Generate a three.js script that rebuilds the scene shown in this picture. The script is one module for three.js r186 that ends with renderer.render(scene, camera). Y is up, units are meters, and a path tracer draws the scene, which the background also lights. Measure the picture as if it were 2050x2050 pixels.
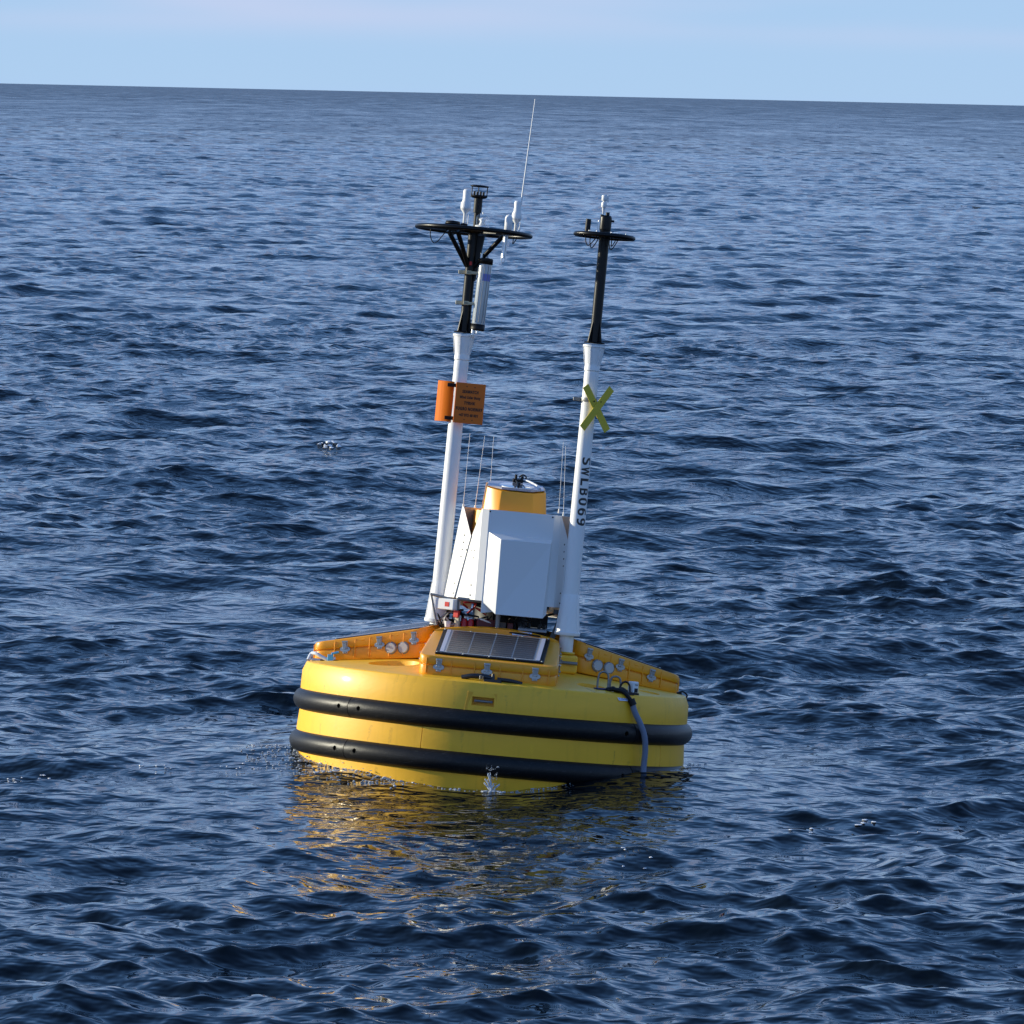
import * as THREE from 'three';
import { mergeGeometries, toCreasedNormals } from 'three/addons/utils/BufferGeometryUtils.js';
import { RoundedBoxGeometry } from 'three/addons/geometries/RoundedBoxGeometry.js';
import { ImprovedNoise } from 'three/addons/math/ImprovedNoise.js';
import { Brush, Evaluator, SUBTRACTION } from 'three-bvh-csg';

// ------------------------------------------------------------------ camera, sky, sun, exposure
const RAD = Math.PI / 180;
const scene = new THREE.Scene();
const CAM_H = 4.7, CAM_Z = 40, FOV = 10.2;
const camera = new THREE.PerspectiveCamera(FOV, 1, 0.5, 60000);
camera.position.set(0, CAM_H, CAM_Z);
camera.rotation.order = 'YXZ';
camera.rotation.set(-4.168 * RAD, 0, 1.246 * RAD);

const SUN_AZ = -102 * RAD, SUN_EL = 15 * RAD;          // azimuth from "towards the camera" (+z), positive to the right
const sunDir = new THREE.Vector3(Math.sin(SUN_AZ) * Math.cos(SUN_EL), Math.sin(SUN_EL), Math.cos(SUN_AZ) * Math.cos(SUN_EL));
const sun = new THREE.DirectionalLight(new THREE.Color().setRGB(1, 0.93, 0.72), 5);
sun.name = 'sun';
sun.position.copy(sunDir).multiplyScalar(60);
sun.castShadow = true;
sun.shadow.mapSize.set(4096, 4096);
Object.assign(sun.shadow.camera, { left: -8, right: 8, top: 8, bottom: -8, near: 1, far: 140 });
scene.add(sun, sun.target);

const noise = new ImprovedNoise();
const fbm = (x, y, z, o = 4) => { let s = 0, a = 0.5; for (let i = 0; i < o; i++) { s += a * noise.noise(x, y, z); x *= 2.03; y *= 2.03; z *= 2.03; a *= 0.5; } return s; };
const smooth = (a, b, x) => { const t = Math.min(1, Math.max(0, (x - a) / (b - a))); return t * t * (3 - 2 * t); };
const mix = (a, b, t) => a + (b - a) * t;

{ // clear evening sky, pale at the horizon, deep blue above, with thin streaks of high cloud
  const W = 2048, H = 2048, data = new Float32Array(W * H * 4);
  const stops = [[0, 0.37, 0.54, 0.755], [1.2, 0.35, 0.525, 0.755], [5, 0.275, 0.49, 0.85], [14, 0.19, 0.395, 0.80], [30, 0.107, 0.27, 0.64], [60, 0.07, 0.175, 0.44], [90, 0.06, 0.14, 0.33]];
  for (let j = 0; j < H; j++) {
    const el = ((j + 0.5) / H - 0.5) * 180;
    let k = 0; while (k < stops.length - 2 && el > stops[k + 1][0]) k++;
    const t = Math.min(1, Math.max(0, (el - stops[k][0]) / (stops[k + 1][0] - stops[k][0])));
    const base = [1, 2, 3].map((c) => mix(stops[k][c], stops[k + 1][c], t));
    for (let i = 0; i < W; i++) {
      const az = ((i + 0.5) / W - 0.5) * Math.PI * 2, o = (j * W + i) * 4;
      let c = 0;
      if (el > 0.3 && el < 50) {
        const d = 1 / Math.tan((el + 3) * RAD), px = Math.cos(az) * d, pz = Math.sin(az) * d;
        c = smooth(0.05, 0.38, fbm(px * 0.35 + 7.3, pz * 1.3, 2.2, 5) + 0.13) * 0.5 * smooth(1.2, 8, el) * (1 - smooth(26, 50, el));
        const ca = Math.cos(az) * 7, sa = Math.sin(az) * 7;                   // low, nearly level streaks
        c = Math.max(c, smooth(-0.02, 0.40, fbm(ca, sa, el * 1.9 + 3.0 * noise.noise(ca * 0.5, sa * 0.5, 4.2), 4) + 0.22) * 0.55 * smooth(0.42, 0.82, el) * (1 - smooth(1.6, 3.4, el)));
      }
      data[o] = 0.96 * mix(base[0], 0.56, c); data[o + 1] = 0.96 * mix(base[1], 0.575, c); data[o + 2] = 0.96 * mix(base[2], 0.76, c); data[o + 3] = 1;
    }
  }
  const sky = new THREE.DataTexture(data, W, H, THREE.RGBAFormat, THREE.FloatType);
  sky.mapping = THREE.EquirectangularReflectionMapping; sky.magFilter = THREE.LinearFilter; sky.needsUpdate = true;
  scene.background = sky; scene.environment = sky;
}

const renderer = new THREE.WebGLRenderer({ antialias: true });
renderer.toneMapping = THREE.LinearToneMapping;
renderer.toneMappingExposure = 1.2;
renderer.shadowMap.enabled = true;
renderer.shadowMap.type = THREE.PCFSoftShadowMap;

// ------------------------------------------------------------------ helpers
let seedState = 12345;
const rnd = () => { seedState = (seedState + 0x6d2b79f5) | 0; let t = Math.imul(seedState ^ (seedState >>> 15), 1 | seedState); t = (t + Math.imul(t ^ (t >>> 7), 61 | t)) ^ t; return ((t ^ (t >>> 14)) >>> 0) / 4294967296; };
const rr = (a, b) => a + (b - a) * rnd();
const lin = (r, g, b) => new THREE.Color().setRGB(r, g, b);
const V = (x, y, z) => new THREE.Vector3(x, y, z);

// ------------------------------------------------------------------ the sea
const waves = [];
{
  const N = 120, l0 = 0.16, l1 = 11;
  for (let i = 0; i < N; i++) {
    const f = (i + rnd()) / N, L = l0 * Math.pow(l1 / l0, f), k = 2 * Math.PI / L;
    const spread = (rnd() + rnd() + rnd() - 1.5) / 1.5;                       // -1 .. 1, peaked in the middle
    const th = 12 * RAD + (i % 5 === 0 && L < 3 ? spread * 170 : spread * (L < 1.6 ? 105 : 75)) * RAD;                 // heading: towards the camera, a little to the right
    let slope = 0.0207 * (L > 2.2 ? Math.pow(2.2 / L, 1.0) : 1) * (1 + 0.62 * Math.exp(-((Math.log(L / 1.1) / 0.8) ** 2))) * (L < 0.45 ? 1.25 : 1);
    slope *= 0.65 + 0.7 * rnd();
    waves.push({ L, k, kx: Math.sin(th) * k, kz: Math.cos(th) * k, dx: Math.sin(th), dz: Math.cos(th), a: slope / k, p: rnd() * 2 * Math.PI, big: L > 0.8 });
  }
}
const AZ = [-180, -130, -90, -47, -30, -16, 0, 11, 21, 32, 50, 72, 110, 180], HT = [0, 0.05, 0.095, 0.075, 0.025, 0.0, -0.004, 0.02, 0.05, 0.075, 0.08, 0.05, 0.01, 0];
const wash = (az) => { let k = 0; while (k < AZ.length - 2 && az > AZ[k + 1]) k++; return mix(HT[k], HT[k + 1], smooth(AZ[k], AZ[k + 1], az)); };
const out3 = new Float64Array(3);
function seaPoint(x, z, cell) {
  const d = Math.hypot(x, z), near = Math.min(1 - 0.8 * (1 - smooth(1.3, 4.6, d)), 1 - 0.72 * Math.exp(-(((x + 0.6) / 2.0) ** 2) - ((z - 3.1) / 2.6) ** 2));   // quieter water in the lee of the hull
  const gust = Math.max(0.25, 1 + 1.15 * noise.noise(x * 0.16, 3.7, z * 0.09) + 0.75 * noise.noise(x * 0.5, 9.1, z * 0.3));
  let X = 0, Y = 0, Z = 0;
  for (let i = 0; i < waves.length; i++) {
    const w = waves[i];
    let a = w.a;
    if (cell > 0) { const q = w.L / cell; if (q < 0.7) continue; if (q < 1.6) a *= (q - 0.7) / 0.9; }
    a *= w.big ? near : gust * (0.25 + 0.75 * near);
    const f = w.kx * x + w.kz * z + w.p, s = Math.sin(f) * a;
    const c = Math.cos(f) * a; Y += c; X += w.dx * (0.3 * c - 0.9 * s); Z += w.dz * (0.3 * c - 0.9 * s);   // crests lean forward
  }
  if (d < 6) { const e = Math.max(0, d - 1.36) / 1.0; Y += wash(Math.atan2(x, z) / RAD) * Math.exp(-e * e); }
  out3[0] = x + X; out3[1] = Y; out3[2] = z + Z;
  return out3;
}
// surface height under a point (the sideways shift of the waves undone by a few steps)
function seaHeight(x, z) { let u = x, v = z; for (let i = 0; i < 4; i++) { const p = seaPoint(u, v, 0); u += x - p[0]; v += z - p[2]; } return seaPoint(u, v, 0)[1]; }
const seaUnder = (x, z) => V(x, seaHeight(x, z), z);

function waveTile(size, n, count, l0, l1, slope, seed) {       // a height field that tiles, in metres, and its slopes
  seedState = seed;
  const h = new Float32Array(n * n), sx = new Float32Array(n * n), sy = new Float32Array(n * n);
  for (let c = 0; c < count; c++) {
    const L = l0 * Math.pow(l1 / l0, (c + rnd()) / count), th = ((rnd() + rnd() - 1)) * 95 * RAD;
    const ix = Math.round(size / L * Math.sin(th)), iy = Math.round(size / L * Math.cos(th));
    if (!ix && !iy) continue;
    const kx = 2 * Math.PI * ix / size, ky = 2 * Math.PI * iy / size, a = slope * rr(0.5, 1.3) / Math.hypot(kx, ky), p = rnd() * 6.283;
    const cu = new Float32Array(n), su = new Float32Array(n);
    for (let i = 0; i < n; i++) { cu[i] = Math.cos(kx * i * size / n + p); su[i] = Math.sin(kx * i * size / n + p); }
    for (let j = 0; j < n; j++) {
      const cv = Math.cos(ky * j * size / n), sv = Math.sin(ky * j * size / n);
      for (let i = 0, o = j * n; i < n; i++, o++) {
        const C = cu[i] * cv - su[i] * sv, S = su[i] * cv + cu[i] * sv;
        h[o] += a * C; sx[o] -= a * kx * S; sy[o] -= a * ky * S;
      }
    }
  }
  return { h, sx, sy };
}
const seaTextures = [];
const windPatches = (() => {                               // gusts and slicks: how rough the wind makes the far water, over hundreds of metres
  const n = 512, d = new Float32Array(n * n * 4);
  for (let j = 0; j < n; j++) for (let i = 0; i < n; i++) {
    const a = i / n * 6.2832, b = j / n * 6.2832, o = (j * n + i) * 4;
    const v = 0.72 + 0.62 * fbm(Math.cos(a) * 5 + 3.3, Math.sin(a) * 5 + Math.cos(b) * 5, Math.sin(b) * 5, 6) + 0.35 * fbm(Math.cos(a) * 26, Math.sin(a) * 26 + Math.cos(b) * 26, Math.sin(b) * 26 + 8, 3);
    d[o] = d[o + 1] = d[o + 2] = Math.min(1, Math.max(0.35, v)); d[o + 3] = 1;
  }
  const t = new THREE.DataTexture(d, n, n, THREE.RGBAFormat, THREE.FloatType);
  t.wrapS = t.wrapT = THREE.RepeatWrapping; t.magFilter = THREE.LinearFilter; t.repeat.set(1 / 260, 1 / 1900); t.needsUpdate = true;
  return t;
})();
function seaMaterial(rough) {
  if (rough) { const m = seaTextures[0].clone(); m.roughness = rough; m.name = 'far_sea_water'; m.normalScale.set(0.5, 0.5); m.bumpScale = 0.1; if (rough > 0.1) { m.normalMap = null; m.bumpMap = null; m.roughness = rough * 1.5; m.roughnessMap = windPatches; } return m; }
  const n = 1024, A = waveTile(3.1, n, 60, 0.04, 0.32, 0.019, 77), px = new Float32Array(n * n * 4);
  for (let i = 0; i < n * n; i++) {
    const l = 1 / Math.hypot(A.sx[i], A.sy[i], 1);
    px[i * 4] = 0.5 - 0.5 * A.sx[i] * l; px[i * 4 + 1] = 0.5 - 0.5 * A.sy[i] * l; px[i * 4 + 2] = 0.5 + 0.5 * l; px[i * 4 + 3] = 1;
  }
  const nm = new THREE.DataTexture(px, n, n, THREE.RGBAFormat, THREE.FloatType);
  nm.wrapS = nm.wrapT = THREE.RepeatWrapping; nm.magFilter = THREE.LinearFilter; nm.repeat.set(1 / 3.1, 1 / 3.1); nm.needsUpdate = true;
  const B = waveTile(5.3, n, 44, 0.09, 0.6, 0.018, 99), hx = new Float32Array(n * n * 4);
  for (let i = 0; i < n * n; i++) { const v = 0.5 + B.h[i] / 0.2; hx[i * 4] = hx[i * 4 + 1] = hx[i * 4 + 2] = v; hx[i * 4 + 3] = 1; }
  const bm = new THREE.DataTexture(hx, n, n, THREE.RGBAFormat, THREE.FloatType);
  bm.wrapS = bm.wrapT = THREE.RepeatWrapping; bm.magFilter = THREE.LinearFilter; bm.repeat.set(1 / 5.3, 1 / 5.3); bm.rotation = 0.31; bm.needsUpdate = true;
  return seaTextures[0] = new THREE.MeshPhysicalMaterial({ name: 'sea_water', color: lin(0.0022, 0.0042, 0.006), roughness: 0.045, ior: 1.333, normalMap: nm, normalScale: new THREE.Vector2(1, 1), bumpMap: bm, bumpScale: 0.2 });
}
{
  const grid = (radii, dense, step, zones) => {
    const angles = [];
    for (let a = -180; a < -dense - 0.3;) { angles.push(a); a += Math.min(12, Math.max(0.12, (-dense - a) * 0.14)); }
    for (let a = -dense; a <= dense + 1e-6; a += step) angles.push(a);
    angles.push(...angles.filter((a) => a < -dense - 1e-6).map((a) => -a).reverse());
    const nr = radii.length, na = angles.length, pos = new Float32Array(nr * na * 3), uv = new Float32Array(nr * na * 2), index = new Uint32Array((nr - 1) * (na - 1) * 6);
    for (let j = 0, o = 0; j < nr; j++) {
      const r = radii[j], dr = j < nr - 1 ? radii[j + 1] - r : 4000;
      for (let i = 0; i < na; i++, o++) {
        const a = angles[i] * RAD, da = Math.max(i ? angles[i] - angles[i - 1] : 9, i < na - 1 ? angles[i + 1] - angles[i] : 9) * RAD * r;
        const x = Math.sin(a) * r, z = CAM_Z - Math.cos(a) * r;
        const p = seaPoint(x, z, Math.max(dr, da * 0.6));
        pos[o * 3] = p[0]; pos[o * 3 + 1] = p[1]; pos[o * 3 + 2] = p[2];
        uv[o * 2] = x; uv[o * 2 + 1] = -z;
      }
    }
    for (let j = 0, o = 0; j < nr - 1; j++) for (let i = 0; i < na - 1; i++) {
      const a = j * na + i, b = a + 1, c = a + na, d = c + 1;
      index[o++] = a; index[o++] = b; index[o++] = c; index[o++] = b; index[o++] = d; index[o++] = c;
    }
    const g = new THREE.BufferGeometry();
    g.setAttribute('position', new THREE.BufferAttribute(pos, 3)); g.setAttribute('uv', new THREE.BufferAttribute(uv, 2)); g.setIndex(new THREE.BufferAttribute(index, 1));
    g.computeVertexNormals();
    const mats = zones.map(([r, rough]) => [r, seaMaterial(rough)]);
    mats.forEach(([r], k) => { const j0 = k ? radii.findIndex((q) => q >= r) : 0, j1 = k < mats.length - 1 ? radii.findIndex((q) => q >= mats[k + 1][0]) : nr - 1; g.addGroup(j0 * (na - 1) * 6, (j1 - j0) * (na - 1) * 6, k); });
    const m = new THREE.Mesh(g, mats.length > 1 ? mats.map((q) => q[1]) : mats[0][1]);
    m.receiveShadow = m.castShadow = true;
    console.log('sea', nr, na, index.length / 3);
    return m;
  };
  const near = [], far = [];
  for (let r = 1; r < 24; r *= 1.25) near.push(r);
  for (let r = 24; r < 27;) { near.push(r); r += 0.12; }
  for (let r = 27; r < 261;) { near.push(r); r += r / (r < 60 ? 780 : 620); }
  for (let r = near[near.length - 2]; r < 3800;) { far.push(r); r += r / (r < 1200 ? 880 : 760); }
  for (let r = 3800; r < 42000;) { far.push(r); r *= 1.08; }
  const sea = grid(near, 6.2, 0.0285, [[0, 0], [115, 0.05]]);
  sea.name = 'sea';
  sea.userData = { kind: 'structure', label: 'dark blue choppy sea around the buoy', category: 'sea' };
  // far off, where single wavelets are too small to be shaped, they are surface roughness
  const offing = grid(far, 6.2, 0.057, [[0, 0.06], [340, 0.075], [480, 0.13], [620, 0.175], [800, 0.21], [1000, 0.24], [1300, 0.27], [1700, 0.295], [2300, 0.315], [3800, 0.33]]);
  offing.name = 'open_sea';
  offing.userData = { kind: 'structure', label: 'distant blue sea reaching the horizon', category: 'sea' };
  scene.add(sea, offing);
}

// ------------------------------------------------------------------ materials of the buoy
const grain = (() => {                                     // fine orange-peel and scuffs of moulded plastic, tiles
  const n = 512, d = new Float32Array(n * n * 4), w = (v) => v / n * Math.PI * 2;
  for (let j = 0; j < n; j++) for (let i = 0; i < n; i++) {
    const a = w(i), b = w(j), v = fbm(Math.cos(a) * 3 + 5, Math.sin(a) * 3 + Math.cos(b) * 3, Math.sin(b) * 3, 5) * 0.7 + 0.3 * fbm(Math.cos(a) * 22, Math.sin(a) * 22 + Math.cos(b) * 22, Math.sin(b) * 22, 2);
    const o = (j * n + i) * 4; d[o] = d[o + 1] = d[o + 2] = Math.min(1, Math.max(0, 0.5 + v)); d[o + 3] = 1;
  }
  const t = new THREE.DataTexture(d, n, n, THREE.RGBAFormat, THREE.FloatType);
  t.wrapS = t.wrapT = THREE.RepeatWrapping; t.magFilter = THREE.LinearFilter; t.needsUpdate = true;
  return t;
})();
const rep = (t, x, y = x) => { const c = t.clone(); c.repeat.set(x, y); c.needsUpdate = true; return c; };
const tinted = (c, spread, n = 512, scale = 3, streak = 0) => {   // mottled colour with faint grain; streak > 0 adds thin run marks
  const d = new Uint8Array(n * n * 4), enc = (v) => Math.round(255 * (v <= 0.0031308 ? 12.92 * v : 1.055 * Math.pow(v, 1 / 2.4) - 0.055));
  for (let j = 0; j < n; j++) for (let i = 0; i < n; i++) {
    const a = i / n * 6.2832, b = j / n * 6.2832;
    let v = 1 + spread * (fbm(Math.cos(a) * scale, Math.sin(a) * scale + 3 * Math.cos(b), Math.sin(b) * scale, 5)) + spread * 0.25 * (((i * 7919 + j * 104729) % 97) / 97 - 0.5);
    if (streak) v -= streak * Math.max(0, fbm(Math.cos(a) * 40, Math.sin(a) * 40 + Math.cos(b) * 0.8, Math.sin(b) * 0.8, 3) - 0.12);
    const o = (j * n + i) * 4; d[o] = enc(Math.min(1, c[0] * v)); d[o + 1] = enc(Math.min(1, c[1] * v)); d[o + 2] = enc(Math.min(1, c[2] * v)); d[o + 3] = 255;
  }
  const t = new THREE.DataTexture(d, n, n); t.colorSpace = THREE.SRGBColorSpace; t.wrapS = t.wrapT = THREE.RepeatWrapping; t.magFilter = THREE.LinearFilter; t.needsUpdate = true;
  return t;
};
const scuffed = (c, n, marks) => {                          // black rubber with pale rub marks and dried salt
  const t = tinted(c, 0.8, n, 6, 0.4), d = t.image.data; seedState = 31;
  for (let k = 0; k < marks; k++) {
    const x0 = rr(0, n), y0 = rr(0, n), len = rr(6, 60), th = rr(-0.5, 0.5) + (rnd() < 0.3 ? 1.3 : 0), w = rr(0.8, 4), amt = rr(6, 34);
    for (let q = 0; q < len * 6; q++) { const u = rr(-1, 1), v = rr(-1, 1) * w, x = Math.floor(x0 + Math.cos(th) * u * len / 2 - Math.sin(th) * v + n * 4) % n, y = Math.floor(y0 + Math.sin(th) * u * len / 2 + Math.cos(th) * v + n * 4) % n, o = (y * n + x) * 4; for (let c2 = 0; c2 < 3; c2++) d[o + c2] = Math.min(150, d[o + c2] + amt * rnd()); }
  }
  return t;
};
const stained = (c, n) => {                                // yellow plastic with water runs, scuffs and a few brown stains
  const t = tinted(c, 0.10, n, 4, 0.35), d = t.image.data; seedState = 57;
  for (let k = 0; k < 300; k++) {
    const x0 = Math.floor(rnd() * n), y0 = Math.floor(rnd() * n), len = rr(10, 130), w = rr(0.6, 2.4), kind = rnd(), f = kind < 0.6 ? 0.91 : kind < 0.85 ? 1.05 : 0.76, wob = rr(0, 9);
    for (let q = 0; q < len; q++) for (let v = -Math.ceil(w); v <= w; v++) {
      if (rnd() < 0.35 || Math.abs(v) > w * (1 - q / len)) continue;
      const x = (x0 + v + Math.round(Math.sin(q * 0.03 + wob) * 1.0) + n) % n, y = (y0 - q + 2 * n) % n, o = (y * n + x) * 4;
      for (let c2 = 0; c2 < 3; c2++) d[o + c2] = Math.min(255, d[o + c2] * (f + (c2 === 2 && kind < 0.6 ? 0.1 : 0)));
    }
  }
  return t;
};
const std = (name, c, roughness, extra = {}) => new THREE.MeshPhysicalMaterial({ name, color: Array.isArray(c) ? lin(...c) : c, roughness, ...extra });
const white1 = new THREE.Color(1, 1, 1);
const M = {
  hull: std('yellow_hull', white1, 0.5, { clearcoat: 0.08, clearcoatRoughness: 0.12, map: stained([0.94, 0.495, 0.017], 1024), bumpMap: rep(grain, 10, 4), bumpScale: 0.0005 }),
  hullCut: std('yellow_recess', [0.84, 0.40, 0.011], 0.45),
  case: std('orange_yellow_case', [0.86, 0.345, 0.008], 0.36),
  lidar: std('yellow_lidar', [0.88, 0.37, 0.008], 0.34),
  rubber: std('black_rubber', white1, 0.42, { map: rep(scuffed([0.010, 0.010, 0.011], 512, 120), 3, 1), bumpMap: rep(grain, 10, 2), bumpScale: 0.0006, specularIntensity: 0.55 }),
  hole: std('dark_hole', [0.004, 0.004, 0.004], 0.9),
  white: std('white_paint', white1, 0.4, { map: tinted([0.80, 0.80, 0.79], 0.05, 256, 3) }),
  shield: std('white_sheet_metal', white1, 0.42, { map: tinted([0.69, 0.69, 0.685], 0.05, 256, 2) }),
  plastic: std('white_plastic', [0.78, 0.78, 0.77], 0.4),
  black: std('black_paint', [0.003, 0.003, 0.0035], 0.36, { specularIntensity: 0.5 }),
  blackMatt: std('black_plastic', [0.004, 0.004, 0.005], 0.5, { specularIntensity: 0.6 }),
  steel: std('steel', [0.36, 0.37, 0.38], 0.34, { metalness: 0.9 }),
  dullSteel: std('dull_steel', [0.24, 0.24, 0.235], 0.5, { metalness: 0.6 }),
  alu: std('aluminium', [0.62, 0.63, 0.64], 0.3, { metalness: 0.85 }),
  cell: std('solar_cell', [0.035, 0.032, 0.036], 0.45, { clearcoat: 0.6, clearcoatRoughness: 0.4 }),
  sheet: std('solar_backsheet', [0.38, 0.38, 0.38], 0.35),
  bus: std('solar_busbar', [0.55, 0.55, 0.62], 0.4),
  signOrange: std('orange_sign', [0.70, 0.155, 0.002], 0.6, { specularIntensity: 0.3 }),
  cross: std('yellow_green_cross', [0.60, 0.47, 0.03], 0.55),
  red: std('red_plastic', [0.42, 0.012, 0.014], 0.32),
  redBright: std('red_tape', [0.62, 0.03, 0.02], 0.5),
  maroon: std('dark_red_plastic', [0.10, 0.006, 0.008], 0.45),
  beige: std('beige_clamp', [0.50, 0.44, 0.30], 0.5),
  hose: std('grey_blue_hose', [0.17, 0.21, 0.30], 0.55, { bumpMap: rep(grain, 2, 30), bumpScale: 0.001 }),
  rope: std('pale_rope', [0.62, 0.66, 0.72], 0.7),
  cyan: std('blue_plastic', [0.10, 0.45, 0.72], 0.4),
  disc: std('pale_disc', [0.46, 0.46, 0.46], 0.5),
  glass: std('clear_dome', [1, 1, 1], 0.05, { transmission: 1, ior: 1.45, thickness: 0 }),
  windowGrey: std('lidar_window', [0.33, 0.34, 0.38], 0.12, { clearcoat: 1 }),
  navy: std('navy_tape', [0.02, 0.03, 0.10], 0.5),
  trayGrey: std('grey_tray', [0.30, 0.33, 0.36], 0.5),
};

// ------------------------------------------------------------------ geometry helpers
const merge = (list) => mergeGeometries(list.flat().map((g) => {
  let n = g.index ? g.toNonIndexed() : g;
  const c = new THREE.BufferGeometry();
  c.setAttribute('position', n.attributes.position);
  if (!n.attributes.normal) n.computeVertexNormals();
  c.setAttribute('normal', n.attributes.normal);
  c.setAttribute('uv', n.attributes.uv || new THREE.BufferAttribute(new Float32Array(n.attributes.position.count * 2), 2));
  return c;
}));
const crease = (g, a = 32) => toCreasedNormals(g, a * RAD);
function rod(p, q, r0, r1 = r0, seg = 14, open = false) {
  const a = V(...p), b = V(...q), g = new THREE.CylinderGeometry(r1, r0, a.distanceTo(b), seg, 1, open);
  g.applyQuaternion(new THREE.Quaternion().setFromUnitVectors(V(0, 1, 0), b.clone().sub(a).normalize()));
  return g.translate(...a.add(b).multiplyScalar(0.5).toArray());
}
function tube(pts, r, seg = 24, closed = false) { return new THREE.TubeGeometry(new THREE.CatmullRomCurve3(pts.map((p) => V(...p)), closed), seg, r, 8, closed); }
function boxAt(w, h, d, x, y, z, ry = 0, rx = 0, rz = 0, rad = 0.004) {
  const g = new RoundedBoxGeometry(w, h, d, 2, Math.min(rad, w / 2.2, h / 2.2, d / 2.2));
  return g.rotateX(rx).rotateZ(rz).rotateY(ry).translate(x, y, z);
}
const lathe = (pts, seg = 32) => { const g = new THREE.LatheGeometry(pts.map((p) => new THREE.Vector2(...p)), seg, Math.PI, Math.PI * 2); return g; };
const rot = (az, r, y = 0) => [Math.sin(az * RAD) * r, y, Math.cos(az * RAD) * r];

// ------------------------------------------------------------------ the buoy: y = 0 of the drawing is the middle of the upper fender
const BASE = 0.9;
const buoy = new THREE.Group();
buoy.name = 'data_buoy';
buoy.userData = { label: 'large round yellow data buoy with two white masts floating tilted on the sea', category: 'buoy' };
scene.add(buoy);
const used = new Map();
function part(name, geo, mat, parent = buoy, label) {
  const k = used.get(name) || 0; used.set(name, k + 1);
  const m = new THREE.Mesh(geo, mat);
  m.name = k ? name + '_' + String(k).padStart(3, '0') : name;
  m.castShadow = m.receiveShadow = true;
  if (parent === buoy) m.position.y = BASE;
  if (label) m.userData.label = label;
  parent.add(m);
  return m;
}

// ---- hull
const csg = new Evaluator(); csg.useGroups = false; csg.attributes = ['position', 'uv', 'normal'];
const cut = (a, list) => { let A = new Brush(a); A.updateMatrixWorld(); for (const g of list) { const B = new Brush(g); B.updateMatrixWorld(); A = csg.evaluate(A, B, SUBTRACTION); A.updateMatrixWorld(); } return A.geometry; };
const profile = [[0.001, -0.9], [1.0, -0.9], [1.2, -0.86], [1.315, -0.66], [1.338, -0.5], [1.347, -0.3], [1.362, -0.205], [1.353, -0.075], [1.357, 0], [1.36, 0.09], [1.358, 0.198], [1.334, 0.256], [1.326, 0.2625], [1.30, 0.268], [1.0, 0.304], [0.52, 0.362], [0.46, 0.37], [0.001, 0.375]];
let hullGeo = crease(lathe(profile, 144), 24);
hullGeo.deleteAttribute('uv1');
const hatch = (az, r, rad, depth) => { const y = 0.304 + (1.0 - r) * 0.121, g = new THREE.CylinderGeometry(rad, rad * 0.93, depth * 2, 48).toNonIndexed(); return g.rotateX(0.0).translate(...rot(az, r, y - 0.005)); };
const cuts = [];
for (const [az, r, rad, d] of [[-53, 0.90, 0.185, 0.028], [37, 1.08, 0.105, 0.05], [62, 1.2, 0.075, 0.045], [-175, 0.95, 0.15, 0.03]]) cuts.push(hatch(az, r, rad, d));
const RECESS_AZ = -3.5;
cuts.push(new THREE.BoxGeometry(0.155, 0.062, 0.12).toNonIndexed().translate(0, 0.135, 1.36).rotateY(RECESS_AZ * RAD));
for (const az of [-20.5, 59.5, 140, -110]) cuts.push(new THREE.BoxGeometry(0.0045, 0.9, 0.014).toNonIndexed().translate(0, -0.40, 1.355).rotateY(az * RAD));   // mould joints
hullGeo = cut(hullGeo, cuts);
const hull = part('hull', crease(hullGeo, 24), M.hull);
part('recess_handle', merge([rod([-0.052, 0.137, 1.335], [0.055, 0.137, 1.335], 0.009), rod([-0.052, 0.137, 1.335], [-0.052, 0.137, 1.295], 0.009), rod([0.055, 0.137, 1.335], [0.055, 0.137, 1.295], 0.009)]).rotateY(RECESS_AZ * RAD), M.dullSteel, hull);
{ // raised moulded pad round the handle recess
  const s = new THREE.Shape(); s.moveTo(-0.125, 0.045); s.lineTo(-0.105, 0.195); s.lineTo(0.088, 0.195); s.lineTo(0.098, 0.06); s.closePath();
  const h = new THREE.Path(); h.moveTo(-0.078, 0.103); h.lineTo(0.078, 0.103); h.lineTo(0.078, 0.167); h.lineTo(-0.078, 0.167); h.closePath(); s.holes.push(h);
  part('recess_pad', new THREE.ExtrudeGeometry(s, { depth: 0.012, bevelSize: 0.006, bevelThickness: 0.006, bevelSegments: 2 }).translate(0, 0, 1.338).rotateY(RECESS_AZ * RAD), M.hullCut, hull);
}
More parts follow.
